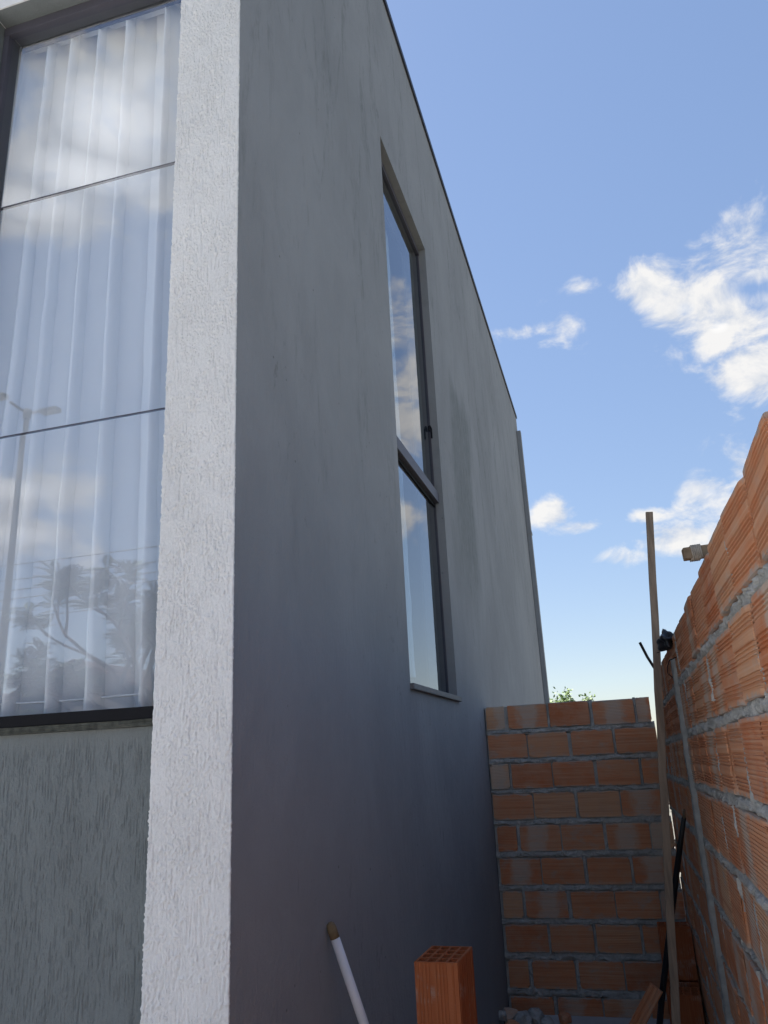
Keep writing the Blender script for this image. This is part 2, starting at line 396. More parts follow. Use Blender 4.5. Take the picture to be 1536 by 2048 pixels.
# ------------------------------------------------------------------ the house
XA = -.9443; YC = 1.88; XP = -1.1716; XL = -2.028; GD = 1.968; YE = 11.78; XW = -7.2; ZT = 6.80
Y0, Y1, Z0, Z1 = 3.785, 4.990, 2.030, 5.334
house = empty('house', (-4, 6, 0), 'tall grey plastered two storey house with a flat roof edge', 'house')
def hp(o):
    o.parent = house; o.matrix_parent_inverse = Matrix.Translation((4, -6, 0)); return o
def wall_sheet(name, ys, zs, hole, x_out, thick, mat):
    """vertical wall in the y-z plane facing +x with a rectangular hole and reveals"""
    bm = bmesh.new()
    def sheet(x, flip):
        V = {}
        for i, y in enumerate(ys):
            for j, z in enumerate(zs): V[i, j] = bm.verts.new((x, y, z))
        for i in range(len(ys) - 1):
            for j in range(len(zs) - 1):
                if hole and hole[0] <= (ys[i] + ys[i + 1]) / 2 <= hole[1] and hole[2] <= (zs[j] + zs[j + 1]) / 2 <= hole[3]: continue
                f = (V[i, j], V[i + 1, j], V[i + 1, j + 1], V[i, j + 1])
                bm.faces.new(f if not flip else f[::-1])
    sheet(x_out, False); sheet(x_out - thick, True)
    a, b, c, d = hole
    for (p, q) in (((a, c), (a, d)), ((a, d), (b, d)), ((b, d), (b, c)), ((b, c), (a, c))):
        vs = [bm.verts.new((x, *pt)) for x, pt in ((x_out, p), (x_out, q), (x_out - thick, q), (x_out - thick, p))]
        bm.faces.new(vs)
    for z in (zs[0], zs[-1]):
        bm.faces.new([bm.verts.new(v) for v in ((x_out, ys[0], z), (x_out, ys[-1], z), (x_out - thick, ys[-1], z), (x_out - thick, ys[0], z))])
    for y in (ys[0], ys[-1]):
        bm.faces.new([bm.verts.new(v) for v in ((x_out, y, zs[0]), (x_out, y, zs[-1]), (x_out - thick, y, zs[-1]), (x_out - thick, y, zs[0]))])
    bmesh.ops.remove_doubles(bm, verts=bm.verts, dist=1e-5); bmesh.ops.recalc_face_normals(bm, faces=bm.faces)
    return from_bm(name, bm, mat)
hp(wall_sheet('side_wall', [YC + .006, Y0, Y1, 8, YE], [0, Z0, Z1, ZT], (Y0, Y1, Z0, Z1), XA, .18, 'plaster'))
# street front: corner pillar, left wall, lintel, recessed panel
hp(boxo('pillar', (XP + .002, XA - .182, YC + .004, YC + .30, 0, ZT), 'rough'))
hp(boxo('pillar_facing', (XP + .0022, XA - .0006, YC + .0022, YC + .0038, 0, ZT - .001), 'rough'))
hp(boxo('front_wall', (XW, XL, YC, YC + .22, 0, ZT), 'rough'))
hp(boxo('lintel', (XL + .0005, XP + .0015, YC + .001, YC + .22, 4.583, ZT - .002), 'rough'))
hp(boxo('soffit_render', (XL + .004, XP - .004, YC + .006, GD + .1, 4.5829, 4.5831), 'panel'))
hp(boxo('jamb_render', (XL - .001, XL + .0012, YC + .004, GD + .1, 1.81, 4.5822), 'panel'))
hp(boxo('panel_wall', (XL + .001, XP + .001, GD + .004, GD + .16, 0, 1.806), 'panel'))
# combed render as real relief: the pillar wraps round both arrises
def comb(u, z, gr=1.0, dense=0.0, line=1.15):
    warp = (fbm(u * 14, z * 7, 3) - .5) * .005
    ridges = vnoise((u + warp) / .0036, z / .026 + vnoise(u / .010, z / .5) * 5)
    long_ = np.clip((ridges - .58 + dense) * 5, 0, 1)
    mask = np.clip((fbm(u / .030 + 40, z / .05, 3) - .38 + dense * 2) * 6, .05, 1)
    grain = np.clip((vnoise(u / .0038 + 11, z / .0042) - .55) * 4.0, 0, 1) * np.clip((fbm(u / .04 + 7, z / .045, 3) - .28) * 4, .25, 1)
    return -long_ * mask * line + grain * 1.5 * gr + (fbm(u / .006, z / .007, 3) - .5) * .8
du = .0019
us = np.arange(0, .088 + .2273 + .012, du); zs = np.arange(.9, 4.75, .0027)
U, Z = np.meshgrid(us, zs, indexing='ij')
hh = comb(U, Z) * .0017
L1 = .088; L2 = L1 + (XA - XP)
P = np.zeros(U.shape + (3,)); nx = np.zeros_like(U); ny = np.zeros_like(U)
jag = (fbm(Z / .012, U * 0 + 3, 2) - .5) * .0022
r = .004
left = U < L1 - r; right = U > L2 + r; front = (U >= L1 + r) & (U <= L2 - r)
P[..., 0] = np.clip(XP + (U - L1), XP, XA); P[..., 1] = np.where(U < L1, YC + (L1 - U), np.where(U > L2, YC + (U - L2), YC))
ang = np.where(U < L1, np.clip((U - (L1 - r)) / (2 * r), 0, 1) * np.pi / 2, np.pi / 2)
ang = np.where((U >= L1) & (U < L1 + r), np.clip((U - (L1 - r)) / (2 * r), 0, 1) * np.pi / 2, ang)
ang = np.where(U > L2 - r, np.pi / 2 + np.clip((U - (L2 - r)) / (2 * r), 0, 1) * np.pi / 2, ang)
nx = -np.cos(ang); ny = -np.sin(ang)
fade = np.where(U > L2, np.clip(1 - (U - L2) / .011, 0, 1), 1)
edge = np.exp(-((U - L1) / .004) ** 2) + np.exp(-((U - L2) / .004) ** 2)
off = (hh + .002) * fade + jag * edge * .9 - (1 - fade) * .003
P[..., 0] += nx * off; P[..., 1] += ny * off; P[..., 2] = Z
o = from_me('pillar_render', grid_mesh('pillar_render', P), 'rough', None, True); hp(o)
us = np.arange(XL + .002, XP + .0, .0016); zs = np.arange(.85, 1.808, .0026)
U, Z = np.meshgrid(us, zs, indexing='ij')
top = np.clip((1.80 - Z) / .05, .15, 1)
hh = comb(U * 1.3, Z * .9, .35, .03, 1.2) * .0022 * top
P = np.stack([U, GD - hh - .0005 + .0, Z], -1)
o = from_me('panel_render', grid_mesh('panel_render', P), 'panel', None, True); hp(o)
# roof, other walls, inside
hp(boxo('roof_slab', (XW + .01, XA - .185, YC + .03, YE - .03, 6.25, 6.45), 'inner'))
hp(boxo('left_wall', (XW, XW + .18, YC + .222, YE, 0, ZT - .001), 'rough'))
hp(boxo('rear_wall', (XW + .182, XA - .182, YE - .18, YE, 0, ZT - .001), 'plaster'))
hp(boxo('inner_partition', (XW + .2, XA - .2, 8.3, 8.42, .01, 6.24), 'inner'))
hp(boxo('inner_floor', (XW + .182, XA - .182, YC + .225, YE - .182, .002, .05), 'paving'))
bm = bmesh.new()
box(bm, XA - .19, XA + .016, YC - .012, YE + .016, ZT + .001, ZT + .014)
box(bm, XA + .005, XA + .015, YC - .012, YE + .015, ZT - .030, ZT + .0005)
hp(from_bm('roof_flashing', bm, 'flash'))
hp(boxo('front_flashing', (XW, XA - .192, YC - .012, YC + .22, ZT + .001, ZT + .014), 'flash'))
# downspout with a collar
ds = hp(boxo('downspout', (XA + .002, XA + .065, 11.55, 11.66, .12, 6.47), 'pipe', None, .006))
bm = bmesh.new(); box(bm, XA + .001, XA + .072, 11.542, 11.668, 4.78, 4.83, .003); o = from_bm('collar', bm, 'pipe'); o.parent = ds
# ---- tall street window: frame, gasket, three panes, sill
win = hp(empty('front_window', (-1.58, GD, 1.84)))
def wp(o, w):
    o.parent = w; o.matrix_parent_inverse = Matrix.Identity(4)
    for v in o.data.vertices: v.co -= w.location
    return o
win.matrix_parent_inverse = Matrix.Translation((4, -6, 0))
FY = GD - .012
wp(boxo('top_frame', (XL + .003, XP - .003, FY, GD + .05, 4.537, 4.578), 'frame', None, .002), win)
wp(boxo('top_gasket', (XL + .003, XP - .003, FY + .004, GD + .05, 4.5785, 4.5825), 'black'), win)
wp(boxo('side_frame', (XL + .003, XL + .028, FY + .001, GD + .05, 1.862, 4.5365), 'frame', None, .002), win)
wp(boxo('side_frame', (XP - .028, XP - .003, FY + .001, GD + .05, 1.862, 4.5365), 'frame', None, .002), win)
wp(boxo('bottom_frame', (XL + .003, XP - .003, FY, GD + .05, 1.8275, 1.8605), 'black', None, .002), win)
PX0, PX1 = XL + .020, XP - .020
for (z0, z1, tilt, tz) in ((1.852, 2.7645, 0, .0), (2.7675, 3.6985, .0025, -.002), (3.7015, 4.545, -.006, .004)):
    bm = bmesh.new(); box(bm, PX0, PX1, -.003, .003, -(z1 - z0) / 2, (z1 - z0) / 2)
    for v in bm.verts: v.co.x += 1.58
    o = from_bm('pane', bm, 'glass'); o.parent = win
    o.location = (0, .004, (z0 + z1) / 2 - 1.84); o.rotation_euler = (tilt, 0, tz)
for z in (2.766, 3.700):
    wp(boxo('pane_joint', (PX0, PX1, GD - .0015, GD + .011, z - .0009, z + .0009), 'frame'), win)
bm = bmesh.new(); box(bm, XL + .002, XP - .002, GD - .016, GD + .12, 1.8075, 1.8265)
bmesh.ops.subdivide_edges(bm, edges=bm.edges, cuts=12, use_grid_fill=True)
for v in bm.verts: v.co += Vector((0, random.uniform(-.001, .001), random.uniform(-.0008, .0008)))
wp(from_bm('sill', bm, 'granite'), win)
# ---- curtain in the street window
def curtain(name, x0, x1, z0, z1, yb, seed, n, label, amp=.044, rotate=False):
    rs = np.random.default_rng(seed)
    w = rs.uniform(.6, 1.6, n); cs = np.concatenate([[0], np.cumsum(w)]); cs = cs / cs[-1]
    t = np.linspace(0, 1, n * 22); zz = np.linspace(0, 1, 60)
    ph = np.interp(t, cs, np.arange(n + 1)) * 2 * np.pi
    T, ZZ = np.meshgrid(t, zz, indexing='ij'); PH = np.repeat(ph[:, None], 60, 1)
    A = amp * (.8 + .6 * np.interp(t, cs, rs.uniform(.4, 1.3, n + 1)))[:, None] * (1.15 - .3 * ZZ)
    PH = PH + (1 - ZZ) * 1.0 * np.sin(T * 7 + seed) + .25 * np.sin(ZZ * 5 + T * 9)
    lean = (1 - ZZ) * -.03 * np.sin(T * 5 + 1)
    X = x0 + T * (x1 - x0) + 1.15 * A * np.sin(2 * PH) * .42 + lean
    Y = yb + A * np.sin(PH) + .4 * A * np.sin(2 * PH + 1)
    X = X + (fbm(T * 9, ZZ * 30, 3) - .5) * .006; Y = Y + (fbm(T * 14 + 5, ZZ * 22, 3) - .5) * .012
    Z = z0 + ZZ * (z1 - z0) + .006 * np.sin(PH)
    # back layer gives the cloth a thickness
    P = np.stack([X, Y, Z], -1)
    me = grid_mesh(name, P)
    o = from_me(name, me, 'cloth', None, True)
    tag(o, label, 'curtain'); 
    return o
cu = curtain('curtain', -2.30, -.99, 1.70, 4.72, GD + .135, 12, 9, 'white pleated curtain hanging behind the tall street window')
hm = tubeo('hem', [(x, GD + .10 + .004 * math.sin(x * 40), 1.905 + .002 * math.sin(x * 9)) for x in np.linspace(-2.28, -1.0, 40)], .0035, 'cloth', cu, 6)
hp(boxo('head_shade_strip', (XL + .03, XP - .03, GD + .058, GD + .070, 4.525, 4.75), 'frame'))  # added dark strip, stands in for the shade at the curtain's head
# ---- side window
sw = hp(empty('side_window', (XA - .06, (Y0 + Y1) / 2, Z0))); sw.matrix_parent_inverse = Matrix.Translation((4, -6, 0))
xg = XA - .060
wp(boxo('top_frame', (xg - .04, xg + .012, Y0 + .002, Y1 - .002, Z1 - .045, Z1 - .002), 'frame', None, .002), sw)
wp(boxo('side_frame', (xg - .04, xg + .008, Y1 - .012, Y1 - .002, Z0 + .002, Z1 - .046), 'frame'), sw)
wp(boxo('side_frame', (xg - .04, xg + .008, Y0 + .002, Y0 + .012, Z0 + .002, Z1 - .046), 'frame'), sw)
wp(boxo('middle_rail', (xg - .04, xg + .034, Y0 + .013, Y1 - .0125, 3.315, 3.388), 'frame', None, .003), sw)
wp(boxo('lower_gasket', (xg - .02, xg + .006, Y0 + .013, Y1 - .0125, 3.290, 3.3145), 'black'), sw)
wp(boxo('pane', (xg - .006, xg, Y0 + .0125, Y1 - .0125, Z0 + .003, 3.2895), 'sideglass'), sw)
wp(boxo('pane', (xg - .008, xg - .002, Y0 + .0125, Y1 - .0125, 3.3885, Z1 - .0455), 'sideglass'), sw)
bm = bmesh.new(); box(bm, xg + .002, xg + .014, Y1 - .070, Y1 - .04, 3.835, 3.87, .005); tube(bm, [(xg + .012, Y1 - .05, 3.875), (xg + .022, Y1 - .05, 3.85), (xg + .022, Y1 - .05, 3.78)], .006, 8)
wp(from_bm('latch_handle', bm, 'black'), sw)
wp(boxo('sill', (xg - .05, XA + .022, Y0 - .012, Y1 + .035, Z0 - .028, Z0 + .001), 'sill', None, .003), sw)
c2 = curtain('curtain', 0, .42, 2.15, 5.3, 0, 5, 5, 'pale curtain drawn half across the slim side window of the house', .02)
c2.location = (XA - .24, 4.28, 0); c2.rotation_euler = (0, 0, R(90))

# ------------------------------------------------------------------ clay bricks
def brick_mesh(name, Lb, Hb, Db, kind, seed):
    rs = random.Random(seed)
    h = Hb / 2; prof = [(-h, 0.004)]
    if kind == 'coarse':
        gro = []
        for c0 in (-.062, 0.0, .062): gro += [c0 + (k - 1.5) * .0098 for k in range(4)]
        w, dp = .0030, .0042
    else:
        gro = [-.080 + k * .0115 for k in range(15)]; w, dp = .0022, .0022
    sc_ = Hb / .195
    prof.append((-h + .003, 0))
    for z in gro:
        z *= sc_
        prof += [(z - w * 1.25, 0), (z - w * .7, dp), (z + w * .7, dp), (z + w * 1.25, 0)]
    prof += [(h - .003, 0), (h, .004)]
    nseg = 8; bm = bmesh.new(); rows = []; chip = [rs.random() < .35 for _ in range(4)]
    for i in range(nseg + 1):
        x = -Lb / 2 + Lb * i / nseg
        dz = rs.uniform(-.0003, .0003); dy = rs.uniform(-.0004, .0004) + (.0012 if i in (0, nseg) else 0)
        if i in (0, nseg): dz += rs.choice((-1, 1)) * .001
        row = []
        for k, (z, d) in enumerate(prof):
            xx = x; zz = z + dz; dd = d + dy
            if i in (0, nseg):
                inw = 1 if i == 0 else -1; xx += inw * rs.uniform(0, .0022)
                if k < 3 or k > len(prof) - 4:
                    if chip[(i > 0) * 2 + (k > 3)]: xx += inw * rs.uniform(.004, .009); dd += .006
            if k in (0, len(prof) - 1): zz -= math.copysign(abs(rs.gauss(0, .0011)), z); dd += abs(rs.gauss(0, .0012))
            row.append(bm.verts.new((xx, -Db / 2 + dd, zz)))
        rows.append(row)
    for a, b in zip(rows, rows[1:]):
        for k in range(len(prof) - 1): bm.faces.new((a[k], b[k], b[k + 1], a[k + 1]))
    bl = [bm.verts.new((s * Lb / 2, Db / 2, t * h)) for s, t in ((-1, -1), (1, -1), (1, 1), (-1, 1))]
    bm.faces.new((bl[0], bl[3], bl[2], bl[1]))
    bm.faces.new([r_[-1] for r_ in rows] + [bl[2], bl[3]])
    bm.faces.new([r_[0] for r_ in reversed(rows)] + [bl[0], bl[1]])
    bm.faces.new([rows[0][k] for k in range(len(prof))] + [bl[3], bl[0]])
    bm.faces.new([rows[-1][k] for k in reversed(range(len(prof)))] + [bl[1], bl[2]])
    bmesh.ops.recalc_face_normals(bm, faces=bm.faces)
    me = bpy.data.meshes.new(name); bm.to_mesh(me); bm.free(); me.materials.append(MT['brick']); return me
BH = .1945
BM = {}
for kind in ('coarse', 'fine'):
    for s in range(7): BM[kind, s] = brick_mesh('clay_brick_' + kind, .285, BH, .14, kind, s * 3 + (kind == 'fine'))
    BM[kind, 'half'] = brick_mesh('clay_half_brick', .138, BH, .14, kind, 77)
def strip(along, zc, half, prof_n, fy):
    """a lumpy band of mortar: along = array of positions; returns points (n, rows, (a, outward, z))"""
    n = len(along); rows = 11
    v = np.linspace(-1, 1, rows); A, V = np.meshgrid(along, v, indexing='ij')
    s = fy * 31.7
    wob = (fbm(A / .07 + s, V * 0 + s, 4) - .5); wid = half * (1.0 + 1.2 * (fbm(A / .045 + s + 9, V * .6 + s, 3) - .5) + 1.5 * np.clip(fbm(A / .16 + s + 3, V * 0, 3) - .58, 0, 1))
    lump = fbm(A / .020 + s, V * 1.4 + s + 4, 5, .62) - .5
    pit = np.clip(.34 - fbm(A / .011 + s + 50, V * 2.2 + s, 2), 0, 1)
    outw = -.005 + lump * .022 - pit * .06 + .020 * np.clip(fbm(A / .12 + s + 21, V * .8, 3) - .5, -.2, 1) - .016 * np.abs(V) ** 4
    outw[:, 0] = outw[:, -1] = -.02
    return A, outw, zc + wob * half * .9 + V * wid
def make_wall(root, to_world, courses, half_bed, seedbase, kindf, jointfill, zs_=1.0, yaw=.55):
    """courses: list of (z_centre, [(a0, a1, half?)...]) with a along the wall; to_world(a, out, z, rot) places points"""
    rs = random.Random(seedbase)
    grids = []
    for ci, (zc, items) in enumerate(courses):
        for (a0, a1) in items:
            L = a1 - a0; kd = kindf(ci, a0)
            half = L < .2
            me = BM[kd, 'half'] if half else BM[kd, rs.randrange(7)]
            o = bpy.data.objects.new('brick', me); link(o, root)
            out = rs.gauss(0, .0022)
            loc, rz = to_world((a0 + a1) / 2, out - .07, zc + rs.gauss(0, .0015))
            o.location = Vector(loc) - root.location
            o.rotation_euler = (rs.gauss(0, R(.25)), rs.gauss(0, R(.18)), rz + rs.gauss(0, R(yaw)))
            o.scale = (L / (.138 if half else .285), 1, zs_)
    return grids
# right wall: runs along y at x = XR, faces -x, falls slightly towards the back
XR = .285; SL = -.017
rw = empty('brick_wall', (XR, 3, 0), 'long unplastered clay brick wall with grooved faces and thick grey mortar', 'brick wall')
def rwz(y): return SL * (y - 1.5)
tw = lambda a, out, z: ((XR - out, a, z + rwz(a)), R(-90))
courses = []; PITCH = .2165; zt = 2.190
starts = {0: 1.253, 1: 1.706, 2: 1.85, 3: 1.70, 4: 1.86, 5: 1.72, 6: 1.88, 7: 1.70, 8: 1.85, 9: 1.7}
ends = [5.86, 5.95, 6.18, 6.28, 6.2, 6.3, 6.22, 6.3, 6.25, 6.3]
rj = random.Random(3); RJ = []
for k in range(10):
    zc = zt - BH / 2 - k * PITCH; items = []; a = starts[k] - .295 * 8
    while a < ends[k] - .1:
        Lb = .285 + rj.uniform(-.004, .003); j = rj.choice((.007, .010, .014, .018)) if k else rj.choice((.006, .010, .02))
        e = min(a + Lb, ends[k]); items.append((a, e)); RJ.append((k, zc, e, e + j)); a += .295 + rj.uniform(-.003, .004)
    courses.append((zc, items))
make_wall(rw, tw, courses, .012, 4, lambda ci, a: 'coarse' if (ci < 3) != (hash((ci, round(a, 2))) % 9 == 0) else 'fine', None, .955, .5)
def add_mortar(name, root, pts_list, mat='mortar', stuff=False):
    verts = []; faces = []
    for P in pts_list:
        n, m = P.shape[:2]; b = len(verts); verts += P.reshape(-1, 3).tolist()
        for i in range(n - 1):
            for j in range(m - 1): faces.append((b + i * m + j, b + (i + 1) * m + j, b + (i + 1) * m + j + 1, b + i * m + j + 1))
    me = bpy.data.meshes.new(name); me.from_pydata(verts, [], faces); me.update()
    o = from_me(name, me, mat, root, True)
    for v in me.vertices: v.co -= root.location
    bm = bmesh.new(); bm.from_mesh(me); bmesh.ops.recalc_face_normals(bm, faces=bm.faces); bm.to_mesh(me); bm.free()
    if stuff: o['kind'] = 'stuff'
    return o
for k in range(9):
    a = np.concatenate([np.arange(-.66, 1.0, .012), np.arange(1.0, 3.4, .0045), np.arange(3.4, ends[k + 1] + .005, .009)]); zc = zt - BH - k * PITCH - (PITCH - BH) / 2
    A, out, Z = strip(a, zc, .0185 if k < 4 else .0155, 0, k + 1.3)
    if k < 4: out = out + .003
    P = np.stack([XR - out, A, Z + rwz(A)], -1); add_mortar('mortar_bed', rw, [P])
vj = []
for (k, zc, e0, e1) in RJ:
    if rj.random() < (.5 if k < 4 else .3) or e0 > ends[k] - .02: continue
    z = np.arange(zc - BH / 2 - .005, zc + BH / 2 + .003, .009)
    A, out, Yc = strip(z, (e0 + e1) / 2, (e1 - e0) / 2 + .001, 0, e0 * 7.7 + k)
    frac = rj.choice((1, 1, .75, .5)); keep = max(4, int(len(z) * frac))
    P = np.stack([XR - out * .8 - .0005, Yc, A + rwz(e0)], -1)
    vj.append(P[-keep:] if rj.random() < .5 else P[:keep])
add_mortar('mortar_joints', rw, vj, 'mortar', True)
bm = bmesh.new()
for k in range(10):
    zc = zt - BH / 2 - k * PITCH; za = zc - BH / 2 - (PITCH - BH) - .002; zb = zc + BH / 2 - .003
    ya, yb = -.64, ends[k] - .02
    vs = box(bm, XR + .022, XR + .125, ya, yb, za, zb)
    for v in vs: v.co.z += rwz(v.co.y)
    for v in vs: v.co -= rw.location
from_bm('mortar_core', bm, 'mortar', rw)
# skimmed tie strip down the wall
z = np.arange(.02, 2.10, .012); A, out, Yc = strip(z, 3.80, .030, 0, 61.3)
P = np.stack([XR - .020 - out * .4, Yc + .004 * np.sin(A * 5), A + rwz(3.8)], -1); P[:, 0, 0] = P[:, -1, 0] = XR + .01
add_mortar('tie_strip', rw, [P], 'conc')
# back wall: runs along x at y = 6, faces -y
YB = 6.0
bw = empty('brick_wall', (-.34, YB, 0), 'low clay brick wall closing the end of the passage beside the house', 'brick wall')
twb = lambda a, out, z: ((a, YB - out, z), 0)
btops = [2.010, 1.807, 1.598, 1.393, 1.181, .967, .754, .546, .330, .112]
bright = [.240, .256, .262, .272, .274, .276, .276, .276, .276, .276]
bcourses = []; BJ = []; rb = random.Random(11)
for k, zt_ in enumerate(btops):
    zc = zt_ - BH * .885 / 2; items = []; a = XA + .012 + (.0 if k < 4 else .012)
    half = k % 2 == 0 or k in (6, 8)
    if k in (5, 7, 9): half = False
    while a < bright[k] - .05:
        Lb = (.137 if half else .285) + rb.uniform(-.003, .003); half = False
        e = min(a + Lb, bright[k]); j = rb.choice((.008, .018, .022, .026))
        items.append((a, e)); BJ.append((k, zc, e, e + j)); a = e + j
    bcourses.append((zc, items))
make_wall(bw, twb, bcourses, .01, 9, lambda ci, a: 'fine', None, .885, .4)
for k in range(9):
    zc = (btops[k] - BH * .885 + btops[k + 1]) / 2
    a = np.arange(XA + .004, bright[k + 1], .006)
    A, out, Z = strip(a, zc, (btops[k] - BH * .885 - btops[k + 1]) / 2 + .001, 0, k + 40.7)
    P = np.stack([A, YB - out * .8, Z], -1); add_mortar('mortar_bed', bw, [P])
vj = []
for (k, zc, e0, e1) in BJ:
    if e1 - e0 < .01 or e1 > bright[k] - .01 or rb.random() < .1: continue
    z = np.arange(zc - BH * .4425 - .006, zc + BH * .4425 + .004, .007)
    A, out, Xc = strip(z, (e0 + e1) / 2, (e1 - e0) / 2 + .001, 0, e0 * 5.1 + k + 3)
    vj.append(np.stack([Xc, YB - out * .8 + .0005, A], -1))
add_mortar('mortar_joints', bw, vj, 'mortar', True)
bm = bmesh.new()
for k, zt_ in enumerate(btops):
    vs = box(bm, XA + .004, bright[k] - .012, YB + .022, YB + .125, zt_ - .2165, zt_ - .006)
    for v in vs: v.co -= bw.location
from_bm('mortar_core', bm, 'mortar', bw)

# ------------------------------------------------------------------ loose things in the passage
def hollow_brick(name, w, d, h, nx_, ny_, label, loc, rot, group=None, lying=False):
    """clay block standing on end: a grid of open cells on top, ribbed sides"""
    root = empty(name, loc, label, 'brick', group); root.rotation_euler = rot
    t = .0075
    def cuts(L, n):
        c = (L - t * (n + 1)) / n; out = [-L / 2]
        for i in range(n): out += [-L / 2 + t * (i + 1) + c * i, -L / 2 + t * (i + 1) + c * (i + 1)]
        return out + [L / 2]
    xs = cuts(w, nx_); ys = cuts(d, ny_); bm = bmesh.new()
    for i in range(len(xs) - 1):
        for j in range(len(ys) - 1):
            q = [(xs[i], ys[j]), (xs[i + 1], ys[j]), (xs[i + 1], ys[j + 1]), (xs[i], ys[j + 1])]
            if i % 2 and j % 2:
                b = .004; e = [(q[0][0] + b, q[0][1]), (q[1][0] - b, q[1][1]), (q[1][0], q[1][1] + b), (q[2][0], q[2][1] - b), (q[2][0] - b, q[2][1]), (q[3][0] + b, q[3][1]), (q[3][0], q[3][1] - b), (q[0][0], q[0][1] + b)]
                tp = [bm.verts.new((*p, h)) for p in e]; bt = [bm.verts.new((*p, h - .2)) for p in e]
                for k in range(8): bm.faces.new((tp[k], bt[k], bt[(k + 1) % 8], tp[(k + 1) % 8]))
                bm.faces.new(bt)
                for c, (m1, m2) in zip(q, ((7, 0), (1, 2), (3, 4), (5, 6))):
                    bm.faces.new((bm.verts.new((*c, h)), tp[m1], tp[m2]))
            else: bm.faces.new([bm.verts.new((*p, h)) for p in q])
    X, Y = w / 2, d / 2
    for a, b in (((-X, -Y), (X, -Y)), ((X, -Y), (X, Y)), ((X, Y), (-X, Y)), ((-X, Y), (-X, -Y))):
        bm.faces.new([bm.verts.new(v) for v in ((*a, 0), (*b, 0), (*b, h), (*a, h))])
    bm.faces.new([bm.verts.new(v) for v in ((-X, -Y, 0), (-X, Y, 0), (X, Y, 0), (X, -Y, 0))])
    bmesh.ops.remove_doubles(bm, verts=bm.verts, dist=1e-5); bmesh.ops.recalc_face_normals(bm, faces=bm.faces)
    from_bm('body', bm, 'darkbrick', root)
    bm = bmesh.new()
    for s in (-1, 1):
        n = max(4, int(w / .012))
        for k in range(n):
            if k % 5 == 4: continue
            x = -X + .008 + k * (w - .016) / n; box(bm, x, x + .006, s * (Y + .0005) - .0018, s * (Y + .0005) + .0018, .003, h - .002)
        n = max(4, int(d / .012))
        for k in range(n):
            if k % 5 == 4: continue
            y = -Y + .008 + k * (d - .016) / n; box(bm, s * (X + .0005) - .0018, s * (X + .0005) + .0018, y, y + .006, .003, h - .002)
    from_bm('ribs', bm, 'darkbrick', root)
    return root
hollow_brick('hollow_brick', .134, .205, .29, 4, 4, 'hollow clay brick standing on end showing its open cells, nearest the camera', (-.607, 2.672, .812), (0, 0, R(-2.5)))
for i in range(4):   # the pile it stands on, just below the picture
    r_ = empty('stacked_brick', (-.60 + .004 * i, 2.67, .032 + .195 * i + .0975), ('lowest', 'second lowest', 'second highest', 'topmost')[i] + ' clay brick lying in the pile under the upright hollow brick', 'brick', 'pile under the upright brick')
    r_.rotation_euler = (0, 0, R(90 + 2 * i))
    o = bpy.data.objects.new('body', BM['fine', i % 4]); link(o, r_)
    o2 = bpy.data.objects.new('body_half', BM['fine', (i + 1) % 4]); link(o2, r_); o2.rotation_euler = (0, 0, math.pi); o2.location = (0, .0, 0); o2.scale = (1, .99, .999)
boxo('board', (-.80, -.40, 2.45, 2.90, .001, .031), 'oldwood'); tag(bpy.data.objects['board'], 'rough board on the ground under the pile of bricks', 'board')
hollow_brick('hollow_brick', .185, .14, .29, 4, 3, 'upper clay brick on end against the far right corner', (.178, 5.66, .330), (0, 0, R(1)))
hollow_brick('hollow_brick', .175, .17, .295, 4, 3, 'lower dark clay brick with open cells in the far right corner', (.175, 5.42, .022), (0, 0, R(-2)))
hollow_brick('hollow_brick', .185, .15, .30, 4, 3, 'clay brick carrying another at the back wall corner', (.178, 5.66, .02), (0, 0, R(1)))
# broken brick slab leaning at the bottom
me = BM['coarse', 2]
r_ = empty('brick_shard', (-.132, 4.9, .236), 'pinkish grooved brick shard leaning beside the black pipe', 'brick')
r_.rotation_euler = (R(-6), R(-55), 0)
o = bpy.data.objects.new('body', brick_mesh('shard', .55, .072, .03, 'coarse', 5)); link(o, r_)
# wooden pole over the wall, black pipe, white rod
def bar(name, a, b, w, d, mat, label, cat, seg=16, wob=.002):
    a = Vector(a); b = Vector(b); bm = bmesh.new(); t = (b - a).normalized(); u = t.cross(Vector((0, 1, 0))).normalized(); v = t.cross(u)
    rs = random.Random(1); rings = []
    for i in range(seg + 1):
        c = a.lerp(b, i / seg) + u * rs.uniform(-wob, wob) + v * rs.uniform(-wob, wob)
        rings.append([bm.verts.new(c + u * sx * w / 2 + v * sy * d / 2) for sx, sy in ((-1, -1), (1, -1), (1, 1), (-1, 1))])
    for p, q in zip(rings, rings[1:]):
        for k in range(4): bm.faces.new((p[k], p[(k + 1) % 4], q[(k + 1) % 4], q[k]))
    bm.faces.new(rings[0]); bm.faces.new(rings[-1]); bmesh.ops.recalc_face_normals(bm, faces=bm.faces)
    bmesh.ops.bevel(bm, geom=[e for e in bm.edges], offset=.0015, segments=1, affect='EDGES')
    o = from_bm(name, bm, mat); tag(o, label, cat); return o
bar('wooden_pole', (.030, 3.98, .004), (.289, 4.02, 2.812), .035, .022, 'wood', 'long pale wooden pole leaning up past the top of the brick wall', 'pole')
o = tubeo('black_pipe', [(.262, 4.43, 1.335), (.215, 4.55, 1.14), (.15, 4.70, .86), (.045, 4.95, .40), (-.03, 5.14, .02)], [.011, .015, .016, .017, .018], 'blackpipe')
tag(o, 'black plastic pipe leaning on the brick wall behind the pole', 'pipe')
tip = tubeo('pipe_tip', [(.262, 4.43, 1.335), (.268, 4.415, 1.372)], [.009, .006], 'oldwood', o)
wr = tubeo('white_rod', [(-.926, 2.545, 1.185), (-.85, 2.575, .945), (-.57, 2.69, .004)], .0145, 'white', None, 16)
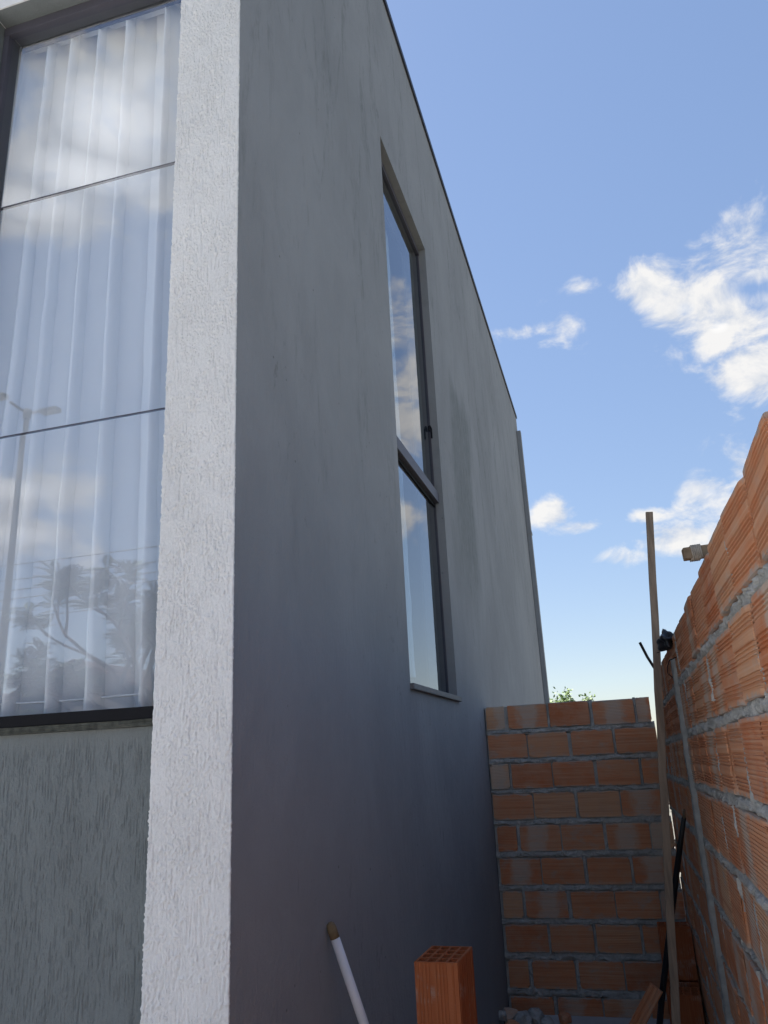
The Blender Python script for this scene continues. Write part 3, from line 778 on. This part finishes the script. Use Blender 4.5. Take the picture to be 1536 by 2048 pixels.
tag(wr, 'white painted rod with a tan tip leaning on the grey house wall', 'rod')
tubeo('rod_tip', [(-.9205, 2.547, 1.168), (-.9295, 2.5435, 1.197), (-.933, 2.542, 1.209), (-.9345, 2.5415, 1.214)], [.0150, .0150, .012, .005], 'tan', wr, 16)
# timber stub tied on top of the right wall
st = empty('timber_stub', (.26, 2.22, 2.185), 'short timber stub bound with pale twine on top of the brick wall', 'timber')
bm = bmesh.new(); box(bm, -.030, .22, -.016, .016, -.016, .016, .003); o = from_bm('timber', bm, 'oldwood', st); st.rotation_euler = (0, R(-3), R(4))
bm = bmesh.new()
for k in range(6):
    x = -.012 + k * .0045; q = .0180
    tube(bm, [(x, -q, -q), (x + .001, q, -q), (x + .002, q, q), (x + .003, -q, q), (x + .004, -q, -q)], .0022, 6)
from_bm('twine', bm, 'twine', st, True)
# black plastic knot on the tie strip, wires and bars
bm = bmesh.new(); bmesh.ops.create_icosphere(bm, subdivisions=3, radius=.05)
for v in bm.verts:
    k = 1 + .45 * (math.sin(v.co.x * 90 + v.co.z * 50) * math.sin(v.co.y * 80 + 1) + .4 * math.sin(v.co.z * 170))
    v.co = Vector((v.co.x * .72 * k, v.co.y * 1.3 * k, v.co.z * .8 * k))
o = from_bm('plastic_knot', bm, 'plastic', None, True, (.268, 3.80, 2.135)); tag(o, 'black plastic wrapped knot on the wall top above the grey strip', 'plastic')
tubeo('wire', [(-.02, 0, -.02), (-.04, -.02, -.045), (-.055, -.03, -.05)], .002, 'steel', o, 6)
o = tubeo('steel_bar', [(.315, 5.3, 2.06), (.27, 5.3, 2.15), (.238, 5.3, 2.22), (.205, 5.3, 2.315)], .009, 'steel'); tag(o, 'short dark steel bar sticking up behind the wooden pole', 'bar')
o = tubeo('tie_wire', [(XR - .004, 3.95, 1.98), (XR - .03, 3.9, 2.0), (XR - .035, 3.8, 2.02), (XR - .03, 3.68, 2.04), (XR - .004, 3.62, 2.045)], .0022, 'steel'); tag(o, 'thin dark wire looped across the grey strip on the wall', 'wire')
# rubble at the foot of the back wall
for i, (x, y, z, s) in enumerate(((-.90, 5.80, .05, .055), (-.82, 5.72, .045, .06), (-.74, 5.83, .045, .05), (-.87, 5.60, .035, .045), (-.66, 5.75, .03, .04), (-.93, 5.62, .10, .035), (-.56, 5.86, .03, .045))):
    bm = bmesh.new(); bmesh.ops.create_icosphere(bm, subdivisions=2, radius=s)
    rs = random.Random(i)
    ph = [rs.uniform(0, 6) for _ in range(3)]
    for v in bm.verts: v.co *= 1 + .28 * math.sin(v.co.x / s * 3 + ph[0]) * math.sin(v.co.y / s * 2.6 + ph[1]) + rs.uniform(-.12, .12)
    o = from_bm('rubble_chunk', bm, 'mortar' if i % 3 else 'brick', None, False, (x, y, z))
    o.rotation_euler = (ph[0], ph[1], ph[2])
    tag(o, ('reddish rubble lump in the corner of house and back wall', 'pale cement lump just right of the corner rubble heap', 'pale cement lump third from the house along the back wall', 'reddish rubble lump nearest the camera by the house wall', 'small cement lump lying out from the back wall', 'small cement lump perched against the house wall', 'reddish rubble lump farthest from the house along the back wall')[i], 'rubble', 'rubble at the foot of the back wall')

# ------------------------------------------------------------------ trees
def limb(bm, a, d, L, r, depth, ends_, rs, spread=.6, up=.15):
    pts = [a]; p = Vector(a); dd = Vector(d).normalized()
    for i in range(4):
        dd = (dd + Vector((rs.uniform(-.2, .2), rs.uniform(-.2, .2), rs.uniform(-.1, .15) + up * .3))).normalized(); p = p + dd * L / 4; pts.append(p.copy())
    tube(bm, pts, [r * (1 - .11 * i) for i in range(5)], 7, False)
    if depth == 0: ends_ += [(q, dd) for q in pts[2:]]; return
    for k in range(rs.choice((2, 3, 3))):
        e = (dd + Vector((rs.uniform(-1, 1), rs.uniform(-1, 1), rs.uniform(-.3, .6))) * spread).normalized()
        limb(bm, pts[-1] if k == 0 else pts[rs.choice((2, 3, 4))], e, L * rs.uniform(.6, .8), r * .6, depth - 1, ends_, rs, spread, up)
def feathery_tree(name, base, H, label, seed, mat, scale=1., nf=5, lean=(0, 0), spread=.85):
    rs = random.Random(seed); root = empty(name, base, label, 'tree'); bm = bmesh.new(); ends_ = []
    tr = [Vector((0, 0, -.1)), Vector((.05 + lean[0] * .3, 0, H * .2)), Vector((lean[0] * .7, lean[1] * .6, H * .38))]
    tube(bm, tr, [.16 * scale, .13 * scale, .11 * scale], 9, False)
    for k in range(8):
        a = 2 * math.pi * k / 8 + rs.uniform(-.3, .3)
        limb(bm, tr[-1], (math.cos(a), math.sin(a), rs.uniform(.2, .9)), H * .20, .06 * scale, 3, ends_, rs, spread, .05)
    from_bm('trunk', bm, 'bark', root, True)
    V = []; F = []
    def leaf(p, a, b):
        i = len(V); V.extend((p - b * .12, p + a * .5 - b, p + a, p + a * .5 + b)); F.append((i, i + 1, i + 2, i + 3))
    for (p, d) in ends_:
        for k in range(nf):
            az = rs.uniform(0, 6.28); dr = (Vector((math.cos(az), math.sin(az), rs.uniform(-.2, .55))) + d * .6).normalized(); q = Vector(p); L = rs.uniform(.20, .32) * scale
            sd = dr.cross(Vector((0, 0, 1))).normalized()
            for s in range(7):
                q = q + dr * L / 7; dr = (dr + Vector((0, 0, -.11))).normalized(); up = sd.cross(dr)
                w = .055 * scale * math.sin(math.pi * (s + 1.2) / 8.6)
                for sg in (-1, 1): leaf(q, (sd * sg + dr * .45 - up * .25).normalized() * w * 1.5, dr * L / 13)
    me = bpy.data.meshes.new('crown'); me.from_pydata([tuple(v) for v in V], [], F); me.update(); from_me('crown', me, mat, root)
    return root
feathery_tree('street_tree', (-6.55, -6.7, .12), 5.6, 'feathery street tree mirrored in the tall window glass', 4, 'leafA', 1.1, 8, (.0, 0), .75)
# small tree beyond the back wall
def leafy_tree(name, base, H, R_, n, label, seed, mat):
    rs = random.Random(seed); root = empty(name, base, label, 'tree'); bm = bmesh.new(); ends_ = []
    tube(bm, [(0, 0, -.1), (.03, .02, H * .35), (0, 0, H * .55)], [.06, .05, .04], 8, False)
    for k in range(6):
        a = k * 1.05 + rs.uniform(-.3, .3); limb(bm, Vector((0, 0, H * .5)), (math.cos(a) * .8, math.sin(a) * .8, 1), H * .24, .02, 2, ends_, rs, .7, .2)
    from_bm('trunk', bm, 'bark', root, True)
    V = []; F = []
    for i in range(n):
        p, d = rs.choice(ends_); p = Vector(p) + Vector((rs.gauss(0, .05), rs.gauss(0, .05), rs.gauss(0, .05)))
        a = Vector((rs.gauss(0, 1), rs.gauss(0, 1), rs.gauss(0, .7))).normalized(); b = a.orthogonal().normalized(); L = rs.uniform(.05, .085)
        i0 = len(V); V += [p, p + a * L * .5 + b * L * .3, p + a * L, p + a * L * .5 - b * L * .3]; F.append((i0, i0 + 1, i0 + 2, i0 + 3))
    me = bpy.data.meshes.new('crown'); me.from_pydata([tuple(v) for v in V], [], F); me.update(); from_me('crown', me, mat, root)
    return root
leafy_tree('garden_tree', (-.92, 15, 0), 2.62, 1, 1500, 'green tree tips showing above the far brick wall', 8, 'leafC')

# ------------------------------------------------------------------ street furniture and houses seen in the glass
lp = empty('street_lamp', (-9.70, -6.95, .12), 'double headed street lamp on a tall pole, darkened as if backlit, mirrored in the glass', 'street lamp')
tubeo('pole', [(0, 0, 0), (0, 0, 3), (0, 0, 7.72)], [.075, .065, .045], 'lamp', lp, 12)
tubeo('pole_cap', [(0, 0, 7.72), (0, 0, 7.9)], [.07, .065], 'lamp', lp, 12)
for s, dz in ((-1, .22), (1, .0)):
    hx, hy = s * .40, s * -.12 + (.2 if s < 0 else 0)
    hd = tubeo('arm', [(0, 0, 7.82), (hx * .6, hy * .6, 7.86 + dz * .7)], .03, 'lamp', lp, 8)
    bm = bmesh.new(); box(bm, hx - .19, hx + .19, hy - .085, hy + .085, 7.83 + dz, 7.90 + dz, .025); from_bm('lamp_head', bm, 'lamp', lp)
    bm = bmesh.new(); box(bm, hx - .18, hx + .18, hy - .08, hy + .08, 7.815 + dz, 7.829 + dz); from_bm('lamp_lens', bm, 'lens', lp)
def upole(x, label):
    p = empty('utility_pole', (x, -8.35, .12), label, 'pole')
    tubeo('mast', [(0, 0, 0), (0, 0, 8)], [.15, .10], 'conc', p, 10)
    boxo('crossarm', (-.05, .05, -.7, .7, 7.2, 7.32), 'oldwood', p)
upole(-27, 'concrete utility pole far down the street to the left'); upole(4.5, 'concrete utility pole by the kerb right of the house')
for i, (z, yo) in enumerate(((5.62, 0), (5.30, .05), (5.12, -.05), (4.92, .04), (4.74, -.03), (4.52, .02))):
    pts = [(-27 + 31.5 * t, -8.5 + yo, z + .5 * (2 * t - 1) ** 2 + (.10 * i - .2) * (t - .5)) for t in np.linspace(0, 1, 24)]
    o = tubeo('power_cable', pts, .012, 'cable', None, 6)
    tag(o, ('topmost', 'second from top', 'third from top', 'third from bottom', 'second from bottom', 'lowest')[i] + ' black overhead cable strung along the street', 'cable', 'overhead cables along the street')
def far_house(name, x0, x1, y0, y1, zw, zr, label, ridge='y'):
    h = empty(name, ((x0 + x1) / 2, y1, 0), label, 'house'); cx = (x0 + x1) / 2
    def hh_(o):
        for v in o.data.vertices: v.co -= h.location
        o.parent = h; return o
    bm = bmesh.new()
    vs = [bm.verts.new(p) for y in (y0, y1) for p in ((x0, y, 0), (x1, y, 0), (x1, y, zw), (cx, y, zr - .1), (x0, y, zw))]
    bm.faces.new(vs[:5]); bm.faces.new(vs[5:][::-1])
    for a, b in ((0, 1), (1, 2), (2, 3), (3, 4), (4, 0)): bm.faces.new((vs[a], vs[a + 5], vs[b + 5], vs[b]))
    bmesh.ops.recalc_face_normals(bm, faces=bm.faces); hh_(from_bm('wall', bm, 'wallfar'))
    for s, xe in ((-1, x0 - .4), (1, x1 + .4)):
        k = (zr - zw) / (cx - x0) if cx != x0 else 0; ze = zw - .4 * k
        bm = bmesh.new(); n = 14
        for j in range(n):
            t0, t1 = j / n, (j + 1) / n
            p = lambda t, dz: (xe + (cx - xe) * t, ze + (zr - ze) * t + dz)
            a, b = p(t0, .05), p(t1, .03)
            q = [bm.verts.new(v) for v in ((a[0], y0 - .4, a[1]), (a[0], y1 + .4, a[1]), (b[0], y1 + .4, b[1]), (b[0], y0 - .4, b[1]))]; bm.faces.new(q)
            q2 = [bm.verts.new((v.co.x, v.co.y, v.co.z - .07)) for v in q]; bm.faces.new(q2[::-1])
            for e in range(4): bm.faces.new((q[e], q2[e], q2[(e + 1) % 4], q[(e + 1) % 4]))
        hh_(from_bm('roof_slope', bm, 'tile'))
    for wx in (.22, .72):
        xw = x0 + (x1 - x0) * wx; w = hh_(boxo('window', (xw - .6, xw + .6, y1 + .003, y1 + .06, 1.1, 2.2), 'frame'))
        boxo('glass_pane', (xw - .53 - h.location.x, xw + .53 - h.location.x, .061, .066, 1.17, 2.13), 'sideglass', w)
    xd = x0 + (x1 - x0) * .47; hh_(boxo('door', (xd - .45, xd + .45, y1 + .003, y1 + .05, .02, 2.1), 'oldwood'))
    return h
far_house('street_house', -19.6, -13.2, -28, -18, 3.8, 5.08, 'gable roofed house across the street mirrored as a dark roofline')
far_house('street_house', -29.5, -20.2, -27, -19, 3.9, 4.95, 'low house further left across the street')

# ------------------------------------------------------------------ render settings
sc.render.engine = 'CYCLES'
sc.cycles.max_bounces = 7; sc.cycles.transparent_max_bounces = 10; sc.cycles.diffuse_bounces = 4; sc.cycles.glossy_bounces = 3
sc.cycles.caustics_reflective = False; sc.cycles.caustics_refractive = False
